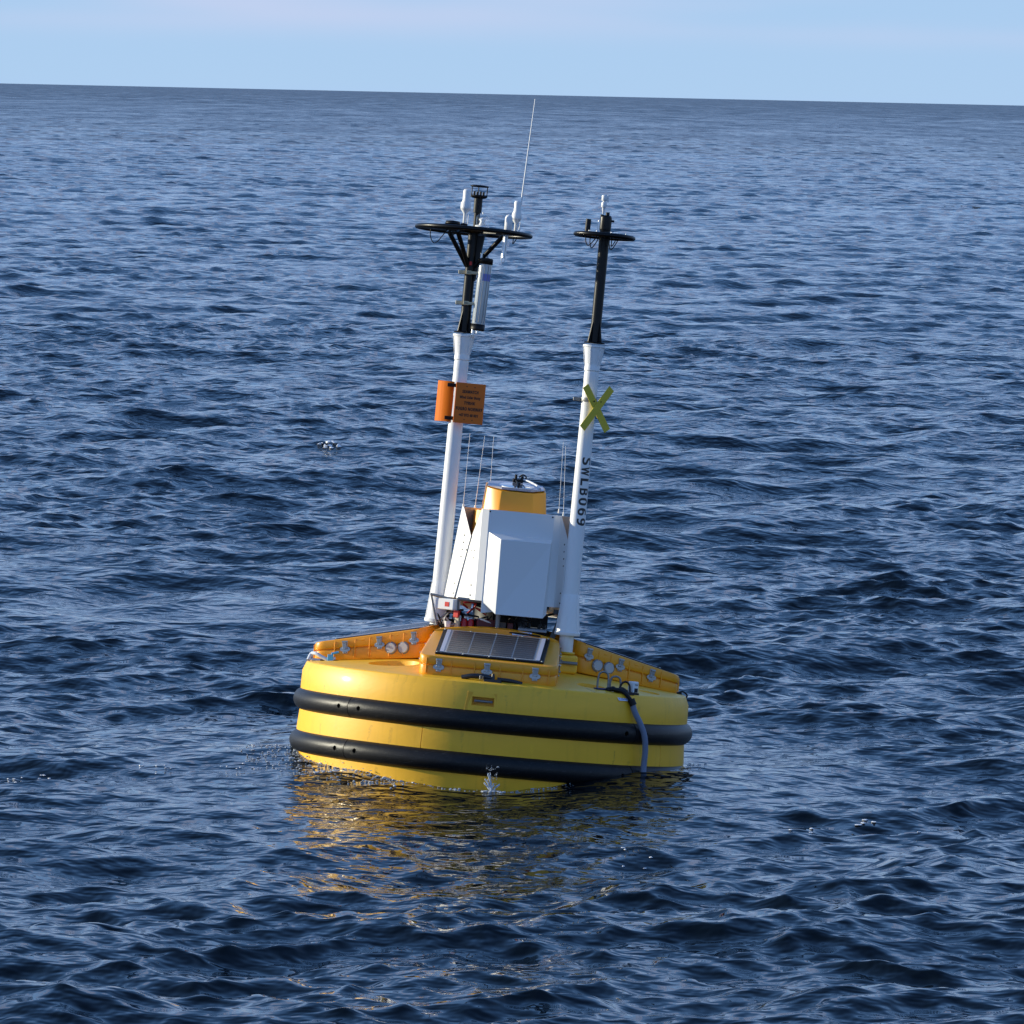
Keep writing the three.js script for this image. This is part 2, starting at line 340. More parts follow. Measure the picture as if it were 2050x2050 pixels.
// ---- fenders: two rubber rings, each of four quarters with bolt holes beside the joints
{
  const arc = (90 - 0.26) * RAD, R = 1.325, r = 0.079;
  let g = new THREE.TorusGeometry(R, r, 22, 60, arc).toNonIndexed();
  const caps = [0, arc].map((a, i) => { const c = new THREE.CircleGeometry(r, 22).toNonIndexed(); c.translate(R, 0, 0); if (!i) c.rotateX(0); const m = new THREE.Matrix4().makeRotationZ(a); c.applyMatrix4(new THREE.Matrix4().makeTranslation(-R, 0, 0)); c.rotateX(i ? -Math.PI / 2 : Math.PI / 2); c.translate(R, 0, 0); return c.applyMatrix4(m); });
  g = merge([g, caps]);
  const holes = [4, 86].map((a) => new THREE.CylinderGeometry(0.017, 0.017, 0.12, 20).toNonIndexed().rotateZ(Math.PI / 2).translate(R + r, 0.006, 0).rotateZ(a * RAD - 0.13 * RAD));
  g = crease(cut(g, holes), 40).rotateX(-Math.PI / 2);
  for (const [y, s] of [[0, 1], [-0.29, 1.001]]) {
    for (let q = 0; q < 4; q++) {
      const f = part('fender', g, M.rubber);
      f.position.y = BASE + y; f.rotation.y = (-45.5 - 90 + q * 90 + 0.13) * RAD; f.scale.set(s, 1, s);
      f.userData.label = (y ? 'lower' : 'upper') + ' black rubber fender section';
    }
  }
}
// ---- three wedge-shaped equipment cases with solar panels on their lids
const caseBottom = (z) => 0.352 - (z - 0.5) * 0.119, caseTop = (z) => 0.408 + (1.15 - z) * 0.225;
let ZO = 1.15;
function caseOutline(grow = 0) {
  const s = new THREE.Shape(), wo = 0.475 + grow, wi = 0.435 + grow, zo = ZO + grow, zi = 0.41 - grow, c = 0.085;
  const at = (z) => mix(wi, wo, (z - zi) / (zo - zi));
  s.moveTo(-at(zi + c), zi + c); s.lineTo(-at(zo - c), zo - c); s.quadraticCurveTo(-wo, zo, -wo + c, zo);
  s.lineTo(wo - c, zo); s.quadraticCurveTo(wo, zo, at(zo - c), zo - c); s.lineTo(at(zi + c), zi + c);
  s.quadraticCurveTo(wi, zi, wi - c, zi - 0.03); s.quadraticCurveTo(0, zi - 0.13, -wi + c, zi - 0.03); s.quadraticCurveTo(-wi, zi, -at(zi + c), zi + c);
  return s;
}
function caseLayer(t0, t1, grow, bevel) {
  let g = new THREE.ExtrudeGeometry(caseOutline(grow - bevel), { depth: 1 - 2 * bevel, bevelEnabled: bevel > 0, bevelSize: bevel, bevelThickness: bevel, bevelSegments: 3, curveSegments: 10 });
  g.translate(0, 0, bevel).rotateX(Math.PI / 2).scale(1, -1, 1);           // outline (x, z); extruded along y 0..1
  const ix = g.attributes.position, b2 = bevel;
  for (let i = 0; i < ix.count; i++) {
    const x = ix.getX(i), y = ix.getY(i), z = ix.getZ(i), lo = mix(caseBottom(z), caseTop(z), t0), hi = mix(caseBottom(z), caseTop(z), t1);
    const yy = b2 && y > 0.5 ? hi - (1 - y) : b2 && y < 0.5 ? lo + y : mix(lo, hi, y);
    ix.setXYZ(i, x, yy, z);
  }
  // scaling by -1 turned the faces inside out
  for (let i = 0; i < ix.count; i += 3) { const a = [ix.getX(i + 1), ix.getY(i + 1), ix.getZ(i + 1)]; ix.setXYZ(i + 1, ix.getX(i + 2), ix.getY(i + 2), ix.getZ(i + 2)); ix.setXYZ(i + 2, ...a); }
  g.deleteAttribute('normal'); g.computeVertexNormals();
  return crease(g, 30);
}

const sideX = (z) => mix(0.435, 0.475, (z - 0.41) / 0.74);
const ribs = [];
const frontRibs = [-0.42, -0.25, -0.09, 0.085, 0.24, 0.42];
const frontRib = (x) => { const h = caseTop(ZO) - caseBottom(ZO); return boxAt(0.008, h - 0.03, 0.014, x, caseBottom(ZO) + h / 2, ZO + 0.001, 0, 0, 0, 0.003); };
for (const s of [-1, 1]) for (const z of [0.56, 0.655, 0.80, 0.905, 1.05]) { const h = caseTop(z) - caseBottom(z); ribs.push(boxAt(0.013, h - 0.03, 0.008, s * sideX(z), caseBottom(z) + h / 2, z, 0, 0, 0, 0.003)); }
const hinges = [];
for (const s of [-1, 1]) for (const z of [0.5, 0.62, 0.74, 0.86, 0.98]) hinges.push(rod([s * (sideX(z) - 0.012), caseTop(z) - 0.022, z - 0.02], [s * (sideX(z) - 0.012), caseTop(z) - 0.022 - 0.009, z + 0.02], 0.016, 0.016, 12));
const lidLip = (() => {
  const s = new THREE.Shape(), zi = 0.41; s.moveTo(-0.435, zi + 0.045); s.lineTo(-0.40, zi - 0.005); s.quadraticCurveTo(0, zi - 0.125, 0.40, zi - 0.005); s.lineTo(0.435, zi + 0.045); s.lineTo(0.395, zi + 0.022); s.quadraticCurveTo(0, zi - 0.075, -0.395, zi + 0.022); s.closePath();
  const g = new THREE.ExtrudeGeometry(s, { depth: 1, bevelEnabled: false, curveSegments: 16 }).rotateX(Math.PI / 2).scale(1, -1, 1), p = g.attributes.position;
  for (let i = 0; i < p.count; i++) { const z = p.getZ(i), k = 1 - (p.getX(i) / 0.44) ** 2; p.setY(i, caseTop(z) - 0.012 + p.getY(i) * (0.014 + 0.032 * Math.max(0, k))); }
  for (let i = 0; i < p.count; i += 3) { const a = [p.getX(i + 1), p.getY(i + 1), p.getZ(i + 1)]; p.setXYZ(i + 1, p.getX(i + 2), p.getY(i + 2), p.getZ(i + 2)); p.setXYZ(i + 2, ...a); }
  g.deleteAttribute('normal'); g.computeVertexNormals();
  return crease(g, 30);
})();
const caseShapes = (zo) => { ZO = zo; return [merge([caseLayer(0, 0.5, 0, 0.006), caseLayer(0.5, 0.535, -0.01, 0), ribs, frontRibs.map(frontRib)]), merge([caseLayer(0.535, 1, 0.004, 0.012), lidLip, hinges])]; };
const SHORT = caseShapes(1.15), LONG = caseShapes(1.215);
function latchGeo() {
  const s = new THREE.Shape();
  s.moveTo(-0.021, 0.045); s.lineTo(0.021, 0.045); s.lineTo(0.017, 0.004); s.quadraticCurveTo(0.036, 0, 0.037, -0.014); s.quadraticCurveTo(0.036, -0.026, 0.018, -0.028); s.lineTo(0.016, -0.042); s.lineTo(-0.016, -0.042); s.lineTo(-0.018, -0.028); s.quadraticCurveTo(-0.036, -0.026, -0.037, -0.014); s.quadraticCurveTo(-0.036, 0, -0.017, 0.004); s.closePath();
  for (const x of [-0.027, 0.027]) { const h = new THREE.Path(); h.absarc(x, -0.013, 0.0055, 0, 6.283, true); s.holes.push(h); }
  const plate = new THREE.ExtrudeGeometry(s, { depth: 0.003, bevelSize: 0.0015, bevelThickness: 0.0015, bevelSegments: 1, curveSegments: 6 });
  return merge([plate, boxAt(0.03, 0.046, 0.008, 0, 0.016, 0.008, 0, 0.08), boxAt(0.036, 0.012, 0.012, 0, -0.006, 0.009), boxAt(0.026, 0.01, 0.012, 0, -0.034, 0.006), rod([-0.016, 0.036, 0.012], [0.016, 0.036, 0.012], 0.005, 0.005, 10), rod([0, -0.006, 0.01], [0, -0.006, 0.019], 0.007, 0.007, 10)]);
}
const latch = latchGeo(), ventDisc = crease(lathe([[0.0001, 0.012], [0.033, 0.012], [0.037, 0.007], [0.038, -0.004], [0.0001, -0.004]], 28), 40).rotateX(Math.PI / 2);
const ventRim = new THREE.TorusGeometry(0.041, 0.004, 8, 28);
const tilt = Math.atan(0.225), panelMid = 0.772;
const onLid = (g, lift) => g.rotateX(tilt).translate(0, caseTop(panelMid) + lift, panelMid);
const panelFrame = merge([onLid(new RoundedBoxGeometry(0.745, 0.014, 0.67, 2, 0.004), 0.007)]);
const backSheet = onLid(new THREE.BoxGeometry(0.67, 0.004, 0.635), 0.0155);
const COLS = 4, ROWS = 11, cw = 0.151, cd = 0.0555;
const cellGeo = new THREE.BoxGeometry(cw - 0.008, 0.004, cd - 0.011).rotateX(tilt);
const busGeo = [-0.33, 0.33].map((x) => onLid(new THREE.BoxGeometry(0.026, 0.006, 0.625).translate(x, 0, 0), 0.0165));
const cable = tube([[0.30, caseTop(0.42) + 0.02, 0.43], [0.18, caseTop(0.40) + 0.02, 0.405], [0.05, caseTop(0.38) + 0.012, 0.37], [-0.02, caseTop(0.36) - 0.02, 0.33]], 0.006, 20);
const screwGeos = [-0.36, -0.18, 0, 0.18, 0.36].flatMap((x) => [-0.327, 0.327].map((z) => onLid(new THREE.CylinderGeometry(0.006, 0.007, 0.006, 8).translate(x, 0, z), 0.0165)));
function labelTexture(w, h, draw) { const c = document.createElement('canvas'); c.width = w; c.height = h; draw(c.getContext('2d'), w, h); const t = new THREE.CanvasTexture(c); t.colorSpace = THREE.SRGBColorSpace; return t; }
const blueLabel = new THREE.MeshStandardMaterial({
  name: 'blue_white_label', roughness: 0.5, map: labelTexture(256, 80, (x, w, h) => {
    x.fillStyle = '#dfe2f2'; x.fillRect(0, 0, w, h); x.strokeStyle = '#2b3288'; x.fillStyle = '#2b3288'; x.lineWidth = 7;
    x.beginPath(); x.moveTo(16, 26); x.lineTo(42, 56); x.moveTo(42, 24); x.lineTo(24, 56); x.stroke();
    for (const cx of [76, 112, 148, 184]) { x.beginPath(); x.arc(cx, 40, 13, 0, 6.3); x.stroke(); }
    x.fillRect(222, 10, 9, 56); x.fillRect(208, 30, 38, 8); x.beginPath(); x.arc(227, 46, 20, 0.2, 2.9); x.stroke();
  }),
});
const CASES = [[-3.5, 'front'], [-108, 'left'], [115.5, 'right']];
CASES.forEach(([az, where]) => {
  const [bodyMerged, lidMerged] = where === 'front' ? SHORT : LONG, zf = where === 'front' ? 1.15 : 1.215;
  const c = part('equipment_case', bodyMerged, M.case, buoy, 'orange-yellow equipment case at the ' + where);
  c.rotation.y = az * RAD;
  part('lid', lidMerged, M.case, c);
  for (const x of [-0.335, -0.005, 0.325]) { const l = part('latch', latch, M.steel, c); l.position.set(x, caseTop(zf) - 0.062, zf + 0.007); }
  for (const s of [-1, 1]) {
    for (const z of [0.975, 0.73, 0.485]) { const l = part('latch', latch, M.steel, c); l.position.set(s * (sideX(z) + 0.004), caseTop(z) - 0.066, z); l.rotation.y = s * (90 - 3.6) * RAD; l.rotateZ(s * 0.13); }
    for (const z of [0.645, 0.556]) {
      const d = part('vent_disc', ventDisc, M.disc, c); d.position.set(s * (sideX(z) + 0.002), caseBottom(z) + 0.075, z); d.rotation.y = s * 86.4 * RAD;
      const m = part('vent_rim', ventRim, M.dullSteel, c); m.position.copy(d.position); m.rotation.copy(d.rotation);
    }
  }
  part('solar_frame', panelFrame, M.blackMatt, c); part('solar_backsheet', backSheet, M.sheet, c);
  for (const g of busGeo) part('solar_busbar', g, M.bus, c);
  for (const g of screwGeos) part('screw', g, M.steel, c); part('solar_cable', cable, M.blackMatt, c);
  for (let i = 0; i < COLS; i++) for (let j = 0; j < ROWS; j++) {
    const k = part('solar_cell', cellGeo, M.cell, c), v = (j - (ROWS - 1) / 2) * cd;
    k.position.set((i - 1.5) * cw, caseTop(panelMid) + 0.0172 - v * Math.sin(tilt), panelMid + v * Math.cos(tilt));
  }
  if (where === 'left') {          // this panel sits on taller feet along its far edge
    const o = V(0, caseTop(panelMid) + 0.03, panelMid), axis = V(0, -Math.sin(tilt), Math.cos(tilt));
    const turn = new THREE.Matrix4().makeTranslation(o.x, o.y, o.z).multiply(new THREE.Matrix4().makeRotationAxis(axis, -5.2 * RAD)).multiply(new THREE.Matrix4().makeTranslation(0, -caseTop(panelMid), -panelMid));
    for (const k of c.children) if (/^(solar_(frame|backsheet|busbar|cell)|screw)/.test(k.name)) k.applyMatrix4(turn);
    for (const z of [0.5, 1.03]) part('panel_foot', boxAt(0.03, 0.06, 0.03, -0.33, caseTop(z) + 0.028, z), M.blackMatt, c);
  }
  if (where === 'front') {
    const lip = (x) => 0.41 - 0.055 - 0.05 * (1 - (x / 0.4) ** 2);
    part('carry_slot', boxAt(0.15, 0.012, 0.02, 0.02, caseTop(0.345) + 0.006, 0.372, 0, tilt), M.hole, c);
    const l = part('maker_label', new THREE.PlaneGeometry(0.135, 0.04).rotateX(-Math.PI / 2 + 0.7), blueLabel, c); l.position.set(0.17, caseTop(0.385) + 0.017, 0.388);
    void lip;
  }
});

// ---- masts
const mastText = labelTexture(512, 2048, (x, w, h) => {
  x.fillStyle = '#e7e7e5'; x.fillRect(0, 0, w, h);
  for (let i = 0; i < 260; i++) { x.fillStyle = `rgba(120,115,100,${0.02 + 0.03 * rnd()})`; x.fillRect(rnd() * w, rnd() * h, 1 + rnd() * 3, 4 + rnd() * 60); }
  const h0 = 0.85, h1 = 2.55, yOf = (m) => (h1 - m) / (h1 - h0) * h;
  x.save(); x.translate(w * (0.5 + 29 / 360), yOf(1.62)); x.rotate(Math.PI / 2);
  const pxPerM = h / (h1 - h0); x.scale(1, (w / 0.34) / pxPerM);
  x.fillStyle = '#101218'; x.textAlign = 'center'; x.textBaseline = 'middle'; x.font = '110px sans-serif';
  const s = 'SWLB069', step = 0.4925 / 7 * pxPerM; [...s].forEach((ch, i) => { x.save(); x.translate((i - 3) * step, 0); x.scale((ch === 'W' ? 70 : 66) / x.measureText(ch).width, 1); x.lineWidth = 8; x.strokeStyle = '#101218'; x.fillText(ch, 0, 0); x.strokeText(ch, 0, 0); x.restore(); });
  x.restore();
});
M.mastLettered = new THREE.MeshPhysicalMaterial({ name: 'white_mast_lettered', roughness: 0.38, map: mastText });
const mastTube = lathe([[0.0575, 0.85], [0.0485, 2.55]], 48);
const mastFoot = crease(merge([lathe([[0.0001, 0.475], [0.044, 0.475], [0.05, 0.49], [0.05, 0.612], [0.088, 0.615], [0.091, 0.622], [0.091, 0.636], [0.086, 0.642], [0.081, 0.69], [0.072, 0.78], [0.063, 0.87], [0.058, 0.90], [0.055, 0.905]], 36)]), 28);
const fin = (pts, t) => { const s = new THREE.Shape(pts.map((p) => new THREE.Vector2(...p))); return new THREE.ExtrudeGeometry(s, { depth: t, bevelEnabled: false }).translate(0, 0, -t / 2); };
const footRibs = merge([0, 60, 120, 180, 240, 300].map((a) => fin([[0.05, 0.64], [0.0895, 0.64], [0.062, 0.9], [0.05, 0.9]], 0.008).rotateY((a + 20) * RAD)));
const mastCollar = crease(lathe([[0.049, 2.47], [0.0535, 2.475], [0.0535, 2.50], [0.052, 2.505], [0.054, 2.525], [0.071, 2.635], [0.077, 2.638], [0.077, 2.652], [0.0001, 2.652]], 36), 28);
const collarRibs = merge([0, 60, 120, 180, 240, 300].map((a) => fin([[0.052, 2.515], [0.058, 2.515], [0.0765, 2.637], [0.06, 2.637]], 0.006).rotateY((a + 12) * RAD)));
const mastBands = merge([2.40, 2.30, 2.22].map((y) => lathe([[0.049, y], [0.0512, y + 0.001], [0.0508, y + 0.06], [0.049, y + 0.061]], 36)));
const upperFins = merge([45, 135, 225, 315].map((a) => fin([[0.03, 2.653], [0.069, 2.653], [0.038, 2.80], [0.03, 2.80]], 0.007).rotateY(a * RAD))), upperPlate = lathe([[0.0001, 2.652], [0.073, 2.652], [0.073, 2.661], [0.0001, 2.661]], 30);
function mast(x, z, mat, label) {
  const m = part('mast', mastTube, mat, buoy, label);
  m.position.set(x, BASE, z);
  part('mast_foot', merge([mastFoot, footRibs]), M.white, m); part('mast_collar', merge([mastCollar, collarRibs, mastBands]), M.white, m).position.y = -0.012;
  part('foot_bolts', merge([0, 60, 120, 180, 240, 300].map((a) => new THREE.CylinderGeometry(0.006, 0.006, 0.012, 6).translate(...rot(a - 10, 0.079, 0.645)))), M.steel, m);
  return m;
}
const loop = (x0, z0, x1, z1, y, drop) => tube([[x0, y, z0], [x0 + (x1 - x0) * 0.05, y - drop * 0.6, z0], [(x0 + x1) / 2 - 0.01, y - drop, (z0 + z1) / 2], [x1, y - drop * 0.4, z1], [x1 + (x1 - x0) * 0.25, y, z1]], 0.0035, 24);

{ // left mast: wide instrument ring, radar reflector tube, two orange plates
  const X = -0.452, Z = -0.05, m = mast(X, Z, M.white, 'left white mast with a wide black instrument ring');
  part('upper_pole', merge([rod([0, 2.655, 0], [0, 3.37, 0], 0.037, 0.037, 24), upperFins, upperPlate, fin([[0.03, 3.02], [0.044, 3.02], [0.085, 3.34], [0.03, 3.34]], 0.02).rotateY(-20 * RAD)]), M.black, m);
  const R = 0.415, ry = 3.368;
  const ring = part('instrument_ring', merge([new THREE.TorusGeometry(R - 0.016, 0.0165, 14, 72).rotateX(Math.PI / 2).translate(0, ry, 0), ...[40, -48, 165].map((a) => boxAt(0.042, 0.028, R - 0.02, 0, ry - 0.003, (R - 0.02) / 2).rotateY(a * RAD)), lathe([[0.0001, ry + 0.018], [0.10, ry + 0.018], [0.10, ry - 0.014], [0.0001, ry - 0.014]], 28)]), M.black, m);
  for (const [a, r] of [[58, 0.25], [-62, 0.2], [-34, 0.2]]) part('ring_brace', rod([Math.sin(a * RAD) * 0.03, 3.12, Math.cos(a * RAD) * 0.03], [Math.sin(a * RAD) * r, 3.352, Math.cos(a * RAD) * r], 0.016, 0.016, 8), M.black, m);
  // ultrasonic wind sensor
  const ax = 0.012;
  part('wind_sensor', merge([rod([ax, 3.38, 0], [ax, 3.50, 0], 0.021, 0.021, 20), rod([ax, 3.50, 0], [ax, 3.605, 0], 0.030, 0.030, 22), lathe([[0.0001, 3.60], [0.045, 3.602], [0.062, 3.612], [0.058, 3.622], [0.0001, 3.626]], 28).translate(ax, 0, 0), ...[20, 110, 200, 290].map((a) => rod([ax + Math.sin(a * RAD) * 0.034, 3.622, Math.cos(a * RAD) * 0.034], [ax + Math.sin(a * RAD) * 0.034, 3.648, Math.cos(a * RAD) * 0.034], 0.0075, 0.0075, 8)), ...[65, 185, 305].map((a) => rod([ax + Math.sin(a * RAD) * 0.062, 3.61, Math.cos(a * RAD) * 0.062], [ax + Math.sin(a * RAD) * 0.062, 3.69, Math.cos(a * RAD) * 0.062], 0.004, 0.004, 6)), lathe([[0.0001, 3.694], [0.05, 3.693], [0.066, 3.687], [0.064, 3.681], [0.0001, 3.683]], 28).translate(ax, 0, 0)]), M.blackMatt, m);
  part('sensor_band', lathe([[0.02, 3.508], [0.0265, 3.508], [0.0265, 3.517], [0.02, 3.517]], 22).translate(ax, 0, 0), M.alu, m);
  // clear-domed lantern
  part('lantern_dome', lathe([[0.044, 3.408], [0.046, 3.46], [0.040, 3.476], [0.022, 3.486], [0.0001, 3.489]], 28).translate(0.055, 0, 0.13), M.glass, m);
  part('lantern_base', merge([lathe([[0.0001, 3.386], [0.05, 3.386], [0.05, 3.406], [0.0001, 3.41]], 28), lathe([[0.0001, 3.41], [0.026, 3.41], [0.014, 3.435], [0.028, 3.45], [0.0001, 3.462]], 18), rod([0, 3.487, 0], [0, 3.50, 0], 0.006)]).translate(0.055, 0, 0.13), M.plastic, m);
  const ant = (x, z, s, y0) => lathe([[0.0001, 0], [0.012, 0], [0.012, 0.075], [0.035, 0.105], [0.037, 0.118], [0.036, 0.15], [0.027, 0.165], [0.027, 0.235], [0.022, 0.245], [0.0001, 0.247]], 24).scale(s, s, s).translate(x, y0, z);
  part('antenna', merge([ant(-0.07, 0.2, 1, 3.40), rod([-0.045, 3.38, 0.22], [-0.045, 3.47, 0.22], 0.003)]), M.plastic, m);
  const w = part('antenna', ant(0.29, 0.1, 0.93, 3.375), M.plastic, m);
  part('whip_aerial', rod([0.312, 3.575, 0.1], [0.342, 4.325, 0.1], 0.0062, 0.0034, 8), M.plastic, m); void w;
  for (const [x, y0, y1, r, z] of [[-0.07, 3.385, 3.41, 0.028, 0.2], [0.24, 3.365, 3.395, 0.024, 0.2], [-0.15, 3.385, 3.42, 0.055, 0.22]]) part('antenna_mount', lathe([[0.0001, y0], [r, y0], [r * 0.9, y1 - 0.005], [0.0001, y1]], 20).translate(x, 0, z), M.blackMatt, m);
  part('air_sensor', lathe([[0.0001, 3.39], [0.027, 3.39], [0.027, 3.475], [0.018, 3.492], [0.0001, 3.50]], 22).translate(0.237, 0, 0.2), M.plastic, m);
  part('small_post', rod([0.315, 3.37, 0.16], [0.32, 3.455, 0.16], 0.009, 0.002, 10), M.plastic, m); part('small_post', rod([0.30, 3.37, 0.1], [0.30, 3.44, 0.1], 0.004), M.plastic, m);
  part('hanging_probe', merge([tube([[0.215, 3.36, 0.22], [0.212, 3.24, 0.22], [0.214, 3.17, 0.222], [0.226, 3.155, 0.225], [0.235, 3.18, 0.225], [0.238, 3.26, 0.222], [0.24, 3.36, 0.22]], 0.0045, 30), rod([0.226, 3.36, 0.22], [0.222, 3.19, 0.223], 0.009, 0.011, 12)]), M.alu, m);
  part('cable_loop', merge([loop(-0.30, 0.22, -0.21, 0.24, 3.35, 0.10), loop(-0.17, 0.2, -0.13, 0.2, 3.35, 0.05), loop(0.28, 0.12, 0.30, 0.14, 3.35, 0.05)]), M.blackMatt, m);
  part('red_tag', boxAt(0.018, 0.026, 0.006, 0.0, 3.14, 0.042), M.redBright, m);
  // radar reflector tube held beside the pole
  const rx = 0.098, tiltR = 0.03;
  const tubeAt = (g) => g.translate(0, 0, 0).rotateZ(-tiltR).translate(rx, 2.93, 0.05);
  const refl = part('radar_reflector', tubeAt(lathe([[0.0001, -0.215], [0.046, -0.215], [0.047, 0.215], [0.0001, 0.215]], 28)), std('translucent_grey_tube', [0.42, 0.45, 0.46], 0.16, { clearcoat: 1 }), m);
  for (const y of [[[0.0001, 0.212], [0.050, 0.212], [0.050, 0.248], [0.044, 0.256], [0.0001, 0.258]], [[0.0001, -0.258], [0.044, -0.256], [0.050, -0.248], [0.050, -0.21], [0.0001, -0.21]]]) part('end_cap', tubeAt(lathe(y, 28)), M.blackMatt, m);
  for (const q of [[[-0.035, 0.25, 0.02], [-0.035, 0.285, 0.02], 0.01, 0.01], [[0.01, 0.255, 0.03], [0.01, 0.275, 0.03], 0.012, 0.002], [[-0.03, -0.29, 0.02], [-0.03, -0.25, 0.02], 0.012, 0.012], [[0.0, -0.275, 0.03], [0.0, -0.25, 0.03], 0.01, 0.01]]) part('end_bolt', tubeAt(rod(...q)), M.alu, m);
  part('tube_seam', tubeAt(merge([-30, 0, 30, 60].map((a) => boxAt(0.004, 0.40, 0.003, ...rot(a, 0.0467, 0), a * RAD)))), M.dullSteel, m);
  part('tube_label', tubeAt(new THREE.CylinderGeometry(0.0478, 0.0478, 0.05, 20, 1, true, -0.2, 1.5).translate(0, 0.12, 0)), std('violet_label', [0.18, 0.20, 0.52], 0.5), m); void refl;
  for (const y of [2.86, 3.075]) part('tube_clamp', merge([boxAt(0.05, 0.027, 0.05, -0.055, y, 0.0), boxAt(0.04, 0.027, 0.05, -0.008, y, 0.035), boxAt(0.1, 0.02, 0.02, 0.03, y, 0.05)]), M.beige, m);
  // orange plates
  const text = labelTexture(410, 570, (x, W, H) => {
    x.fillStyle = '#c9660a'; x.fillRect(0, 0, W, H); x.fillStyle = '#1c0d04'; x.textAlign = 'center'; x.textBaseline = 'middle';
    for (const [cx, cy] of [[148, 48], [262, 52], [150, 520], [262, 522]]) { x.beginPath(); x.arc(cx, cy, 8, 0, 6.3); x.fill(); }
    const row = (s, y, size, wide) => { x.font = `bold ${size}px sans-serif`; x.save(); x.translate(W / 2, y); x.scale(wide / x.measureText(s).width, 1); x.lineWidth = 4; x.strokeStyle = '#1c0d04'; x.fillText(s, 0, 0); x.strokeText(s, 0, 0); x.restore(); };
    row('SEAWATCH', 122, 58, 232); row('Wind Lidar Buoy', 203, 50, 292); row('TYRHK', 283, 58, 156); row('FUGRO NORWAY', 367, 62, 376); row('+47 973 48 001', 456, 52, 276);
  });
  const plateMats = new THREE.MeshStandardMaterial({ name: 'orange_plate_print', roughness: 0.65, map: text });
  const py = 2.163, ph = 0.283, pw = 0.208;
  const front = part('sign_plate', boxAt(pw, ph, 0.012, 0, 0, 0, 0, 0, 0, 0.002), M.signOrange, m, 'orange plate with black lettering');
  front.position.set(0.083, py - 0.003, 0.095); front.rotation.y = 6 * RAD;
  part('sign_face', new THREE.PlaneGeometry(pw - 0.003, ph - 0.003).translate(0, 0, 0.0075), plateMats, front);
  { // second plate, rolled round the sunny side of the mast
    const outer = [], inner = [], n = 18; let x = -0.150, z = -0.045;
    for (let i = 0; i <= n; i++) { const az = mix(-66, 22, i / n) * RAD; outer.push([x, z]); inner.push([x - Math.sin(az) * 0.006, z - Math.cos(az) * 0.006]); x += Math.cos(az) * 0.2 / n; z -= Math.sin(az) * 0.2 / n; }
    const sh = new THREE.Shape([...outer, ...inner.reverse()].map((q) => new THREE.Vector2(q[0], -q[1])));
    const side = part('sign_plate', crease(new THREE.ExtrudeGeometry(sh, { depth: ph, bevelEnabled: false }).rotateX(-Math.PI / 2), 24), M.signOrange, m, 'blank orange plate curving round to the sunny side');
    side.position.y = py - ph / 2;
    for (const y of [0.026, ph - 0.026]) part('sign_bracket', boxAt(0.10, 0.026, 0.014, -0.032, y, 0.058), M.hole, side);
  }
}
